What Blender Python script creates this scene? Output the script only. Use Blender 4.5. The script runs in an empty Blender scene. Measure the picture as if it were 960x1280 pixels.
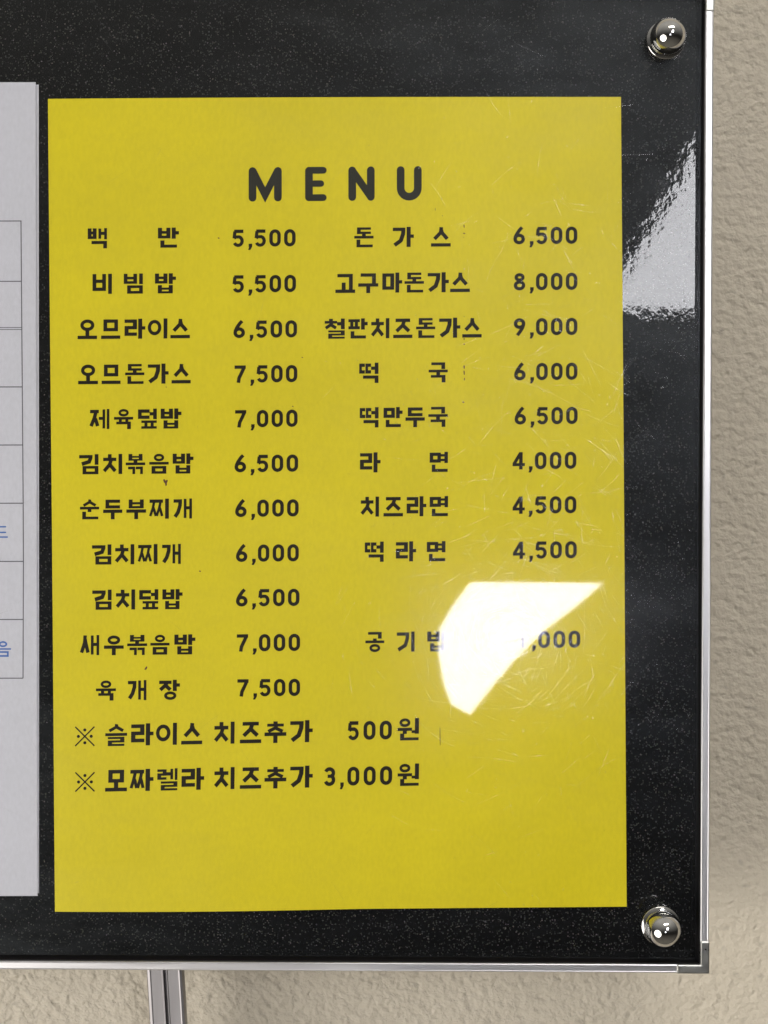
import bpy, bmesh, math, random
from mathutils import Vector, Matrix
from math import sin, cos, pi, radians, sqrt, hypot, atan2
random.seed(7)

# ------------------------------------------------------------------ camera, world, lamps, exposure
SC = bpy.context.scene
COL = SC.collection
F = 1848.0                 # focal length in photo pixels (portrait 960 x 1280)
S = 0.210 / 716            # metres per photo pixel on the plane of the sheets (A4 = 716 px)
D = F * S                  # camera to sheet plane
ZC = 1.30                  # height of the camera
CAM = Vector((0, -D, ZC))
cam_d = bpy.data.cameras.new('camera'); cam = bpy.data.objects.new('camera', cam_d); COL.objects.link(cam)
cam.location = CAM; cam.rotation_euler = (pi / 2, 0, 0)
cam_d.sensor_fit = 'VERTICAL'; cam_d.sensor_height = 36; cam_d.lens = F / 1280 * 36
cam_d.clip_start = 0.01; cam_d.clip_end = 100
SC.camera = cam

w = bpy.data.worlds.new('World'); SC.world = w; w.use_nodes = True
bg = w.node_tree.nodes['Background']; bg.inputs[1].default_value = 1.0
# the rest of the room as one soft surround: dark floor, lighter walls, pale ceiling
_nt = w.node_tree; _tc = _nt.nodes.new('ShaderNodeTexCoord'); _sp = _nt.nodes.new('ShaderNodeSeparateXYZ'); _rm = _nt.nodes.new('ShaderNodeValToRGB')
_mr = _nt.nodes.new('ShaderNodeMapRange'); _mr.inputs[1].default_value = -1; _mr.inputs[2].default_value = 1
_nt.links.new(_tc.outputs['Generated'], _sp.inputs[0]); _nt.links.new(_sp.outputs['Z'], _mr.inputs[0]); _nt.links.new(_mr.outputs[0], _rm.inputs[0]); _nt.links.new(_rm.outputs[0], bg.inputs[0])
_e = _rm.color_ramp.elements; _e.new(0.5); _e.new(0.5); _e.new(0.5)
for _el, _p, _c in zip(_e, (0.05, 0.36, 0.46, 0.64, 0.92), ((0.17, 0.155, 0.13), (0.022, 0.02, 0.018), (0.025, 0.024, 0.021), (0.17, 0.165, 0.155), (0.52, 0.50, 0.46))):
    _el.position = _p; _el.color = (*_c, 1)

def area(name, loc, target, size, power, color, size_y=None):
    l = bpy.data.lights.new(name, 'AREA'); l.energy = power; l.color = color
    l.shape = 'ELLIPSE' if name == 'floor_lamp' else 'RECTANGLE'; l.size = size; l.size_y = size_y or size
    o = bpy.data.objects.new(name, l); COL.objects.link(o); o.location = loc
    o.rotation_euler = (Vector(target) - Vector(loc)).to_track_quat('-Z', 'Y').to_euler()
    return o
area('ceiling_lamp', (0.45, -1.55, 2.85), (0.05, 0, 1.25), 1.1, 16, (1.0, 0.95, 0.88), 0.30)
area('floor_lamp', (-1.1, -1.05, 0.68), (0.0, 0, 1.12), 1.3, 21.5, (1.0, 0.96, 0.92))
LIGHT_D = 2.4             # the two added light panels stand this far in front of the board
LIGHT_E = 28.5

vs = SC.view_settings
vs.view_transform = 'Standard'; vs.look = 'None'; vs.exposure = 0.0; vs.gamma = 1; vs.use_curve_mapping = False
SC.cycles.max_bounces = 8; SC.cycles.transparent_max_bounces = 24

# ------------------------------------------------------------------ helpers
def P(px, py, y=0.0):
    """photo pixel -> place at depth y behind the sheet plane"""
    k = S * (D + y) / D
    return Vector(((px - 480) * k, y, ZC - (py - 640) * k))

def tag(o, label=None, cat=None, group=None, kind=None):
    if label: o['label'] = label
    if cat: o['category'] = cat
    if group: o['group'] = group
    if kind: o['kind'] = kind
    return o

def empty(name, loc=(0, 0, 0)):
    o = bpy.data.objects.new(name, None); COL.objects.link(o); o.location = loc
    o.empty_display_size = 0.02
    return o

def link(name, me, mats, parent=None, smooth=False):
    for m in (mats if isinstance(mats, (list, tuple)) else [mats]): me.materials.append(m)
    if smooth:
        for p in me.polygons: p.use_smooth = True
    o = bpy.data.objects.new(name, me); COL.objects.link(o)
    if parent: o.parent = parent
    return o

def mesh_of(bm, name='mesh'):
    bm.normal_update()
    me = bpy.data.meshes.new(name); bm.to_mesh(me); bm.free(); return me

def nodes(name):
    m = bpy.data.materials.new(name); m.use_nodes = True
    nt = m.node_tree; return m, nt, nt.nodes, nt.links, nt.nodes['Principled BSDF']

def N(nt, typ, **kw):
    n = nt.nodes.new(typ)
    for k, v in kw.items():
        if k.startswith('i_'): n.inputs[k[2:].replace('_', ' ')].default_value = v
        else: setattr(n, k, v)
    return n

def ramp(nt, stops):
    r = nt.nodes.new('ShaderNodeValToRGB'); e = r.color_ramp.elements
    while len(e) < len(stops): e.new(0.5)
    for el, (p, c) in zip(e, stops):
        el.position = p; el.color = c if len(c) == 4 else (*c, 1)
    return r

def g(v): return (v, v, v, 1)

# ------------------------------------------------------------------ materials
def mat_wall():
    m, nt, n, l, b = nodes('textured beige wall paint')
    geo = N(nt, 'ShaderNodeNewGeometry')
    mp = N(nt, 'ShaderNodeMapping'); mp.inputs['Scale'].default_value = (1, 1, 1.1); l.new(geo.outputs['Position'], mp.inputs[0])
    n1 = N(nt, 'ShaderNodeTexNoise', i_Scale=270.0, i_Detail=3.0, i_Roughness=0.5); l.new(mp.outputs[0], n1.inputs['Vector'])
    n2 = N(nt, 'ShaderNodeTexNoise', i_Scale=42.0, i_Detail=2.0); l.new(mp.outputs[0], n2.inputs['Vector'])
    vo = N(nt, 'ShaderNodeTexVoronoi', i_Scale=130.0, i_Randomness=1.0); vo.feature = 'SMOOTH_F1'
    nw = N(nt, 'ShaderNodeTexNoise', i_Scale=120.0, i_Detail=2.0); l.new(mp.outputs[0], nw.inputs['Vector'])
    wv = N(nt, 'ShaderNodeVectorMath', operation='MULTIPLY_ADD'); wv.inputs[1].default_value = (0.016, 0.016, 0.008)
    l.new(nw.outputs['Color'], wv.inputs[0]); l.new(mp.outputs[0], wv.inputs[2]); l.new(wv.outputs[0], vo.inputs['Vector'])
    pr = ramp(nt, [(0.0, g(0)), (0.16, g(0.55)), (0.34, g(1))]); l.new(vo.outputs['Distance'], pr.inputs[0])
    a = N(nt, 'ShaderNodeMath', operation='MULTIPLY_ADD'); a.inputs[1].default_value = 0.9
    l.new(n1.outputs['Fac'], a.inputs[0])
    pm = N(nt, 'ShaderNodeMath', operation='MULTIPLY'); pm.inputs[1].default_value = 0.30; l.new(pr.outputs[0], pm.inputs[0])
    l.new(pm.outputs[0], a.inputs[2])
    a2 = N(nt, 'ShaderNodeMath', operation='MULTIPLY_ADD'); a2.inputs[1].default_value = 0.4
    l.new(n2.outputs['Fac'], a2.inputs[0]); l.new(a.outputs[0], a2.inputs[2])
    bp = N(nt, 'ShaderNodeBump', i_Strength=1.0, i_Distance=0.0018); l.new(a2.outputs[0], bp.inputs['Height'])
    l.new(bp.outputs[0], b.inputs['Normal'])
    n3 = N(nt, 'ShaderNodeTexNoise', i_Scale=9.0, i_Detail=6.0); l.new(geo.outputs['Position'], n3.inputs['Vector'])
    c = ramp(nt, [(0.3, (0.565, 0.508, 0.400)), (0.7, (0.63, 0.568, 0.455))]); l.new(n3.outputs['Fac'], c.inputs[0])
    vp = N(nt, 'ShaderNodeTexVoronoi', i_Scale=95.0); l.new(wv.outputs[0], vp.inputs['Vector'])     # sparse pinholes, coloured darker
    rp = ramp(nt, [(0.05, g(0.62)), (0.20, g(1.0))]); l.new(vp.outputs['Distance'], rp.inputs[0])
    mw = N(nt, 'ShaderNodeMix', data_type='RGBA', blend_type='MULTIPLY'); mw.inputs[0].default_value = 0.55
    l.new(c.outputs[0], mw.inputs[6]); l.new(rp.outputs[0], mw.inputs[7])
    l.new(mw.outputs[2], b.inputs['Base Color']); b.inputs['Roughness'].default_value = 0.55
    b.inputs['Specular IOR Level'].default_value = 0.35
    return m

def mat_panel():
    m, nt, n, l, b = nodes('black speckled laminate')
    geo = N(nt, 'ShaderNodeNewGeometry'); pos = geo.outputs['Position']
    def flecks(scale, thr, size):
        v = N(nt, 'ShaderNodeTexVoronoi', i_Scale=scale); l.new(pos, v.inputs['Vector'])
        sep = N(nt, 'ShaderNodeSeparateColor'); l.new(v.outputs['Color'], sep.inputs[0])
        t = N(nt, 'ShaderNodeMath', operation='GREATER_THAN'); t.inputs[1].default_value = thr; l.new(sep.outputs[0], t.inputs[0])
        d = N(nt, 'ShaderNodeMath', operation='LESS_THAN'); d.inputs[1].default_value = size; l.new(v.outputs['Distance'], d.inputs[0])
        x = N(nt, 'ShaderNodeMath', operation='MULTIPLY'); l.new(t.outputs[0], x.inputs[0]); l.new(d.outputs[0], x.inputs[1])
        y = N(nt, 'ShaderNodeMath', operation='MULTIPLY'); l.new(x.outputs[0], y.inputs[0]); l.new(sep.outputs[1], y.inputs[1])
        return y.outputs[0], v
    f1, v1 = flecks(1700, 0.62, 0.50); f2, v2 = flecks(1050, 0.90, 0.27)
    st = N(nt, 'ShaderNodeTexNoise', i_Scale=60.0, i_Detail=6.0, i_Roughness=0.65)
    mp = N(nt, 'ShaderNodeMapping'); mp.inputs['Scale'].default_value = (0.45, 1, 1.6); l.new(pos, mp.inputs[0]); l.new(mp.outputs[0], st.inputs['Vector'])
    base = ramp(nt, [(0.3, (0.0010, 0.0011, 0.0010)), (0.72, (0.0040, 0.0040, 0.0037))]); l.new(st.outputs['Fac'], base.inputs[0])
    def addf(prev, f, v, amt):
        hs = N(nt, 'ShaderNodeHueSaturation', i_Saturation=0.25, i_Value=1.0); l.new(v.outputs['Color'], hs.inputs['Color'])
        mx = N(nt, 'ShaderNodeMix', data_type='RGBA'); k = N(nt, 'ShaderNodeMath', operation='MULTIPLY'); k.inputs[1].default_value = amt
        l.new(f, k.inputs[0]); l.new(k.outputs[0], mx.inputs[0]); l.new(prev, mx.inputs[6]); l.new(hs.outputs[0], mx.inputs[7]); return mx.outputs[2]
    c = addf(base.outputs[0], f1, v1, 0.045); c = addf(c, f2, v2, 0.28)
    l.new(c, b.inputs['Base Color'])
    b.inputs['Roughness'].default_value = 0.022
    b.inputs['IOR'].default_value = 1.48
    op = N(nt, 'ShaderNodeTexNoise', i_Scale=420.0, i_Detail=2.0, i_Roughness=0.5)
    mp2 = N(nt, 'ShaderNodeMapping'); mp2.inputs['Scale'].default_value = (1, 1, 0.8); mp2.inputs['Rotation'].default_value = (0, 0.5, 0)
    l.new(pos, mp2.inputs[0]); l.new(mp2.outputs[0], op.inputs['Vector'])
    bp = N(nt, 'ShaderNodeBump', i_Strength=1.0, i_Distance=2.0e-5); l.new(op.outputs['Fac'], bp.inputs['Height']); l.new(bp.outputs[0], b.inputs['Normal'])
    return m

def mat_paper(name, base, var, gloss=0.35, rough=0.5):
    m, nt, n, l, b = nodes(name)
    geo = N(nt, 'ShaderNodeNewGeometry'); pos = geo.outputs['Position']
    n1 = N(nt, 'ShaderNodeTexNoise', i_Scale=14.0, i_Detail=5.0, i_Roughness=0.55); l.new(pos, n1.inputs['Vector'])
    c = ramp(nt, [(0.3, tuple(x * (1 - var) for x in base)), (0.7, tuple(min(1, x * (1 + var)) for x in base))]); l.new(n1.outputs['Fac'], c.inputs[0])
    # fine fibre grain, slightly streaked
    n2 = N(nt, 'ShaderNodeTexNoise', i_Scale=900.0, i_Detail=3.0); mp = N(nt, 'ShaderNodeMapping'); mp.inputs['Scale'].default_value = (1, 1, 0.5)
    l.new(pos, mp.inputs[0]); l.new(mp.outputs[0], n2.inputs['Vector'])
    r2 = ramp(nt, [(0.3, g(0.93)), (0.7, g(1.0))]); l.new(n2.outputs['Fac'], r2.inputs[0])
    mx = N(nt, 'ShaderNodeMix', data_type='RGBA', blend_type='MULTIPLY'); mx.inputs[0].default_value = 1
    l.new(c.outputs[0], mx.inputs[6]); l.new(r2.outputs[0], mx.inputs[7]); l.new(mx.outputs[2], b.inputs['Base Color'])
    b.inputs['Roughness'].default_value = rough; b.inputs['Specular IOR Level'].default_value = gloss
    bp = N(nt, 'ShaderNodeBump', i_Strength=0.25, i_Distance=2e-5); l.new(n2.outputs['Fac'], bp.inputs['Height'])
    n4 = N(nt, 'ShaderNodeTexNoise', i_Scale=22.0, i_Detail=2.0); l.new(pos, n4.inputs['Vector'])
    bp2 = N(nt, 'ShaderNodeBump', i_Strength=1.0, i_Distance=0.0011); l.new(n4.outputs['Fac'], bp2.inputs['Height']); l.new(bp.outputs[0], bp2.inputs['Normal']); l.new(bp2.outputs[0], b.inputs['Normal'])
    return m

def mat_plain(name, color, rough=0.5, metal=0.0, spec=0.5):
    m, nt, n, l, b = nodes(name)
    b.inputs['Base Color'].default_value = (*color, 1); b.inputs['Roughness'].default_value = rough
    b.inputs['Metallic'].default_value = metal; b.inputs['Specular IOR Level'].default_value = spec
    return m

def mat_metal(name, color, rough, streak=(1, 1, 1), amt=0.1, scale=200):
    m, nt, n, l, b = nodes(name)
    geo = N(nt, 'ShaderNodeNewGeometry')
    mp = N(nt, 'ShaderNodeMapping'); mp.inputs['Scale'].default_value = streak; l.new(geo.outputs['Position'], mp.inputs[0])
    t = N(nt, 'ShaderNodeTexNoise', i_Scale=float(scale), i_Detail=4.0); l.new(mp.outputs[0], t.inputs['Vector'])
    r = ramp(nt, [(0.3, g(max(0.02, rough - amt))), (0.7, g(rough + amt))]); l.new(t.outputs['Fac'], r.inputs[0]); l.new(r.outputs[0], b.inputs['Roughness'])
    c = ramp(nt, [(0.3, tuple(x * 0.88 for x in color)), (0.7, color)]); l.new(t.outputs['Fac'], c.inputs[0]); l.new(c.outputs[0], b.inputs['Base Color'])
    b.inputs['Metallic'].default_value = 1.0
    return m

def mat_acrylic():
    m = bpy.data.materials.new('scratched clear acrylic'); m.use_nodes = True; nt = m.node_tree; n = nt.nodes; l = nt.links
    n.remove(n['Principled BSDF']); out = n['Material Output']
    geo = N(nt, 'ShaderNodeNewGeometry'); pos = geo.outputs['Position']
    tr = N(nt, 'ShaderNodeBsdfTransparent'); tr.inputs[0].default_value = (0.97, 0.975, 0.97, 1)
    sharp = N(nt, 'ShaderNodeBsdfGlossy', i_Roughness=0.022)
    haze = N(nt, 'ShaderNodeBsdfGlossy', i_Roughness=0.36, distribution='BECKMANN')
    bloom = N(nt, 'ShaderNodeBsdfGlossy', i_Roughness=0.15, distribution='BECKMANN'); haze.inputs[0].default_value = (0.84, 0.93, 1.0, 1)
    fr = N(nt, 'ShaderNodeFresnel', i_IOR=1.49)
    ior = N(nt, 'ShaderNodeMix'); ior.inputs[2].default_value = 1.49; ior.inputs[3].default_value = 1 / 1.49   # same reflectance from both sides of a thin sheet
    l.new(geo.outputs['Backfacing'], ior.inputs[0]); l.new(ior.outputs[0], fr.inputs['IOR'])
    # wiped-on smears: soft curved streaks of dried cleaner
    ns = N(nt, 'ShaderNodeTexNoise', i_Scale=7.0, i_Detail=3.0, i_Distortion=0.7)
    mp = N(nt, 'ShaderNodeMapping'); mp.inputs['Rotation'].default_value = (0, 0.5, 0); mp.inputs['Scale'].default_value = (1, 1, 2.6)
    l.new(pos, mp.inputs[0]); l.new(mp.outputs[0], ns.inputs['Vector'])
    nf = N(nt, 'ShaderNodeTexNoise', i_Scale=60.0, i_Detail=6.0, i_Roughness=0.7); l.new(mp.outputs[0], nf.inputs['Vector'])
    mm = N(nt, 'ShaderNodeMath', operation='MULTIPLY'); l.new(ns.outputs['Fac'], mm.inputs[0]); l.new(nf.outputs['Fac'], mm.inputs[1])
    hr = ramp(nt, [(0.12, g(0.006)), (0.48, g(0.026))]); l.new(mm.outputs[0], hr.inputs[0])
    m1 = N(nt, 'ShaderNodeMixShader'); l.new(hr.outputs[0], m1.inputs[0]); l.new(tr.outputs[0], m1.inputs[1]); l.new(haze.outputs[0], m1.inputs[2])
    br_ = ramp(nt, [(0.12, g(0.004)), (0.30, g(0.008)), (0.46, g(0.016))]); l.new(mm.outputs[0], br_.inputs[0])
    m15 = N(nt, 'ShaderNodeMixShader'); l.new(br_.outputs[0], m15.inputs[0]); l.new(m1.outputs[0], m15.inputs[1]); l.new(bloom.outputs[0], m15.inputs[2]); m1 = m15
    m2 = N(nt, 'ShaderNodeMixShader'); l.new(fr.outputs[0], m2.inputs[0]); l.new(m1.outputs[0], m2.inputs[1]); l.new(sharp.outputs[0], m2.inputs[2])
    l.new(m2.outputs[0], out.inputs['Surface'])
    return m

def mat_clear_edge():
    m = bpy.data.materials.new('acrylic body'); m.use_nodes = True; nt = m.node_tree; n = nt.nodes; l = nt.links
    n.remove(n['Principled BSDF']); out = n['Material Output']
    tr = N(nt, 'ShaderNodeBsdfTransparent'); tr.inputs[0].default_value = (0.95, 0.97, 0.96, 1)
    gl = N(nt, 'ShaderNodeBsdfGlossy', i_Roughness=0.2); mx = N(nt, 'ShaderNodeMixShader'); mx.inputs[0].default_value = 0.06
    l.new(tr.outputs[0], mx.inputs[1]); l.new(gl.outputs[0], mx.inputs[2]); l.new(mx.outputs[0], out.inputs['Surface'])
    return m

def mat_back():
    m = bpy.data.materials.new('acrylic back face'); m.use_nodes = True; nt = m.node_tree; n = nt.nodes
    n.remove(n['Principled BSDF']); tr = N(nt, 'ShaderNodeBsdfTransparent'); nt.links.new(tr.outputs[0], n['Material Output'].inputs['Surface'])
    return m

def mat_scratch():
    m = bpy.data.materials.new('scratched acrylic groove'); m.use_nodes = True; nt = m.node_tree; n = nt.nodes; l = nt.links
    n.remove(n['Principled BSDF']); out = n['Material Output']
    tr = N(nt, 'ShaderNodeBsdfTransparent'); gl = N(nt, 'ShaderNodeBsdfGlossy', i_Roughness=0.30)
    geo = N(nt, 'ShaderNodeNewGeometry'); t = N(nt, 'ShaderNodeTexNoise', i_Scale=260.0, i_Detail=3.0); l.new(geo.outputs['Position'], t.inputs['Vector'])
    r = ramp(nt, [(0.36, g(0.02)), (0.72, g(0.28))]); l.new(t.outputs['Fac'], r.inputs[0]); l.new(r.outputs[0], gl.inputs[0]); tr.inputs[0].default_value = (0.94, 0.94, 0.94, 1)
    mx = N(nt, 'ShaderNodeAddShader'); l.new(tr.outputs[0], mx.inputs[0]); l.new(gl.outputs[0], mx.inputs[1]); l.new(mx.outputs[0], out.inputs['Surface'])
    return m

M_WALL = mat_wall(); M_PANEL = mat_panel()
M_YELLOW = mat_paper('yellow card', (0.685, 0.572, 0.005), 0.055, 0.3, 0.5)
M_WHITE = mat_paper('white copy paper', (0.585, 0.585, 0.64), 0.02, 0.2, 0.6)
M_INK = mat_plain('black printer toner', (0.013, 0.009, 0.003), 0.5, spec=0.12)
M_TITLE = mat_plain('dark grey printer toner', (0.022, 0.021, 0.014), 0.5, spec=0.15)
M_LINE = mat_plain('grey printed rule', (0.10, 0.095, 0.11), 0.6)
M_BLUE = mat_plain('blue printed ink', (0.045, 0.13, 0.42), 0.6)
M_STAIN = mat_plain('brown sauce speck', (0.10, 0.035, 0.008), 0.4)
M_FADED = mat_plain('faint pencil smudge', (0.30, 0.24, 0.02), 0.6)
M_ALU = mat_metal('satin aluminium', (0.80, 0.79, 0.79), 0.36, (1, 1, 0.05), 0.05, 400)
M_ALUH = mat_metal('satin aluminium rail', (0.80, 0.79, 0.79), 0.36, (0.05, 1, 1), 0.05, 400)
M_CORNER = mat_metal('dull zinc corner', (0.52, 0.52, 0.48), 0.32, (1, 1, 1), 0.08, 300)
M_POLE = mat_metal('grey anodised pole', (0.37, 0.355, 0.355), 0.5, (1, 1, 0.04), 0.07, 500)
M_GASKET = mat_plain('black rubber gasket', (0.006, 0.005, 0.006), 0.7, spec=0.2)
M_CHROME = mat_metal('black chrome', (0.62, 0.61, 0.59), 0.09, (1, 1, 1), 0.03, 500)
M_ACR = mat_acrylic(); M_EDGE = mat_clear_edge(); M_BACK = mat_back(); M_SCR = mat_scratch()

# ------------------------------------------------------------------ the wall
def quad_grid(x0, x1, z0, z1, yf, nx, nz):
    vs_, fs = [], []
    for j in range(nz + 1):
        for i in range(nx + 1):
            x = x0 + (x1 - x0) * i / nx; z = z0 + (z1 - z0) * j / nz
            vs_.append((x, yf(x, z), z))
    for j in range(nz):
        for i in range(nx):
            a = j * (nx + 1) + i; fs.append((a, a + 1, a + nx + 2, a + nx + 1))
    me = bpy.data.meshes.new('grid'); me.from_pydata(vs_, [], fs); return me

WALL_Y = 0.055
bm = bmesh.new(); bmesh.ops.create_cube(bm, size=1)
bmesh.ops.scale(bm, vec=(4.0, 0.12, 2.7), verts=bm.verts); bmesh.ops.translate(bm, vec=(0, WALL_Y + 0.06, 1.35), verts=bm.verts)
tag(link('wall', mesh_of(bm), M_WALL), kind='structure')

# ------------------------------------------------------------------ the board
Y_PANEL = 0.0012          # face of the black panel
Y_RAIL = -0.0065          # front of the aluminium rails
ANG = radians(0.30)       # the board hangs very slightly clockwise
BR = P(886.0, 1216.5, Y_RAIL)
board = empty('menu_board', BR)
board.rotation_euler = (0, ANG, 0)
tag(board, 'black speckled menu board in a thin aluminium frame with a clear cover and chrome knobs', 'menu board')
W_ = 0.487; H_ = 0.360; RT = 0.0031; RD = 0.020
# local frame: origin bottom right outer corner, x to the left is negative, z up, y=0 at the rail front

def profile_bar(length, horizontal, y0, t, depth, mat, name):
    """hollow-looking extruded rail: lips proud at both edges, shallow trough between them"""
    prof = [(0, depth), (0, 0.00035), (0.0001, 0.0001), (0.0004, 0), (0.0006, 0.00008), (t - 0.0006, 0.00008),
            (t - 0.0004, 0), (t - 0.0001, 0.0001), (t, 0.00035), (t, depth)]
    vs_, fs = [], []
    for k in (0, 1):
        for (u, y) in prof:
            vs_.append((k * length, y0 + y, u) if horizontal else (u, y0 + y, k * length))
    n = len(prof)
    for i in range(n):
        a, b_ = i, (i + 1) % n; fs.append((a, b_, b_ + n, a + n))
    fs.append(tuple(range(n))[::-1]); fs.append(tuple(range(n, 2 * n)))
    me = bpy.data.meshes.new(name); me.from_pydata(vs_, [], fs)
    bm = bmesh.new(); bm.from_mesh(me); bmesh.ops.recalc_face_normals(bm, faces=bm.faces); bm.to_mesh(me); bm.free()
    return me

CC = 0.0112               # arm of a corner cap
def rail(horizontal, pos, length, mat):
    o = link('frame_rail', profile_bar(length, horizontal, 0, RT, RD, mat, 'frame_rail'), mat, board); o.location = pos
    return o
rail(False, (-RT, 0, CC), H_ - 2 * CC, M_ALU)
rail(True, (-W_ + CC, 0, 0), W_ - 2 * CC, M_ALUH)
rail(False, (-W_, 0, CC), H_ - 2 * CC, M_ALU)
rail(True, (-W_ + CC, 0, H_ - RT), W_ - 2 * CC, M_ALUH)

def corner_mesh():
    t = RT + 0.0002; c = CC + 0.0004
    pts = [(0.0002, -0.0002), (0.0002, c), (0.0002 - t, c), (0.0002 - t, t - 0.0002), (-c, t - 0.0002), (-c, -0.0002)]
    bm = bmesh.new(); vv = [bm.verts.new((x, -0.00035, z)) for x, z in pts]; f = bm.faces.new(vv)
    r = bmesh.ops.extrude_face_region(bm, geom=[f]); bmesh.ops.translate(bm, vec=(0, RD + 0.0008, 0), verts=[v for v in r['geom'] if isinstance(v, bmesh.types.BMVert)])
    bmesh.ops.recalc_face_normals(bm, faces=bm.faces)
    bmesh.ops.bevel(bm, geom=bm.edges[:], offset=0.0005, segments=2, affect='EDGES', profile=0.6)
    return mesh_of(bm, 'corner_cap')
cme = corner_mesh(); cme.materials.append(M_CORNER)
for (x, z, r) in ((0, 0, 0), (-W_, 0, pi / 2), (-W_, H_, pi), (0, H_, -pi / 2)):
    o = bpy.data.objects.new('corner_cap', cme); COL.objects.link(o); o.parent = board; o.location = (x, 0, z); o.rotation_euler = (0, r, 0)

def box_me(x0, x1, y0, y1, z0, z1, bev=0.0):
    bm = bmesh.new(); bmesh.ops.create_cube(bm, size=1)
    bmesh.ops.scale(bm, vec=(x1 - x0, y1 - y0, z1 - z0), verts=bm.verts)
    bmesh.ops.translate(bm, vec=((x0 + x1) / 2, (y0 + y1) / 2, (z0 + z1) / 2), verts=bm.verts)
    if bev: bmesh.ops.bevel(bm, geom=bm.edges[:], offset=bev, segments=2, affect='EDGES')
    return mesh_of(bm)
YP = Y_PANEL - Y_RAIL     # panel face, local
link('panel', box_me(-W_ + RT + 0.0001, -RT - 0.0001, YP, YP + 0.006, RT + 0.0001, H_ - RT - 0.0001), M_PANEL, board)
# black rubber gasket lining the inside of the frame
def gasket(x0, x1, z0, z1):
    link('gasket', box_me(x0, x1, 0.0012, YP - 0.0001, z0, z1), M_GASKET, board)
GT = 0.0003
gasket(-RT - GT, -RT - 0.00005, RT + GT + .0001, H_ - RT - GT - .0001); gasket(-W_ + RT + 0.00005, -W_ + RT + GT, RT + GT + .0001, H_ - RT - GT - .0001)
gasket(-W_ + RT + .0001, -RT - .0001, RT + 0.00005, RT + GT); gasket(-W_ + RT + .0001, -RT - .0001, H_ - RT - GT, H_ - RT - 0.00005)

# --- clear cover: 2 mm acrylic, bowed slightly towards the viewer near its right and left edges
AX0, AX1, AZ0, AZ1 = -W_ + 0.0042, -0.0042, 0.0044, H_ - 0.0042
YA = 0.0032               # local y of the cover's front in the middle
def bow(x):
    """local x -> offset to the front"""
    u = x - (-0.100)
    o = 0.0
    if u > 0: o = -0.215 * u * u
    v = (-W_ + 0.10) - x
    if v > 0: o = -0.215 * v * v
    return o
def cover_mesh():
    nx, nz = 80, 2; bm = bmesh.new(); th = 0.0022
    fr, bk = [], []
    for j in range(nz + 1):
        for i in range(nx + 1):
            x = AX0 + (AX1 - AX0) * i / nx; z = AZ0 + (AZ1 - AZ0) * j / nz
            fr.append(bm.verts.new((x, YA + bow(x), z))); bk.append(bm.verts.new((x, YA + bow(x) + th, z)))
    def idx(i, j): return j * (nx + 1) + i
    for j in range(nz):
        for i in range(nx):
            f = bm.faces.new((fr[idx(i, j)], fr[idx(i + 1, j)], fr[idx(i + 1, j + 1)], fr[idx(i, j + 1)])); f.smooth = True
            f = bm.faces.new((bk[idx(i, j)], bk[idx(i, j + 1)], bk[idx(i + 1, j + 1)], bk[idx(i + 1, j)])); f.material_index = 2; f.smooth = True
    for i in range(nx):
        for j in (0, nz):
            f = bm.faces.new((fr[idx(i, j)], bk[idx(i, j)], bk[idx(i + 1, j)], fr[idx(i + 1, j)])); f.material_index = 1
    for j in range(nz):
        for i in (0, nx):
            f = bm.faces.new((fr[idx(i, j)], fr[idx(i, j + 1)], bk[idx(i, j + 1)], bk[idx(i, j)])); f.material_index = 1
    for e in bm.edges:
        if len(e.link_faces) == 2 and e.link_faces[0].material_index != e.link_faces[1].material_index: e.smooth = False
    return mesh_of(bm, 'acrylic_cover')
cover = link('clear_cover', cover_mesh(), [M_ACR, M_EDGE, M_BACK], board)

bpy.context.view_layer.update()
MB = Matrix.Translation(BR) @ Matrix.Rotation(ANG, 4, 'Y')
MBI = MB.inverted()
def cover_hit(px, py):
    """photo pixel -> (point, normal) on the front of the cover, world space"""
    y = YA + Y_RAIL
    for _ in range(8):
        p = P(px, py, y); lp = MBI @ p; y = Y_RAIL + YA + bow(lp.x)
    e = 1e-4; sl = (bow(lp.x + e) - bow(lp.x - e)) / (2 * e)
    n = (MB.to_3x3() @ Vector((sl, -1, 0))).normalized()
    return p, n
def mirror_to(px, py, on_cover, yd):
    if on_cover: p, n = cover_hit(px, py)
    else:
        p = P(px, py, Y_PANEL); n = Vector((0, -1, 0))
    d = (p - CAM).normalized(); r = d - 2 * d.dot(n) * n
    t = (yd - p.y) / r.y
    return p + r * t

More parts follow.
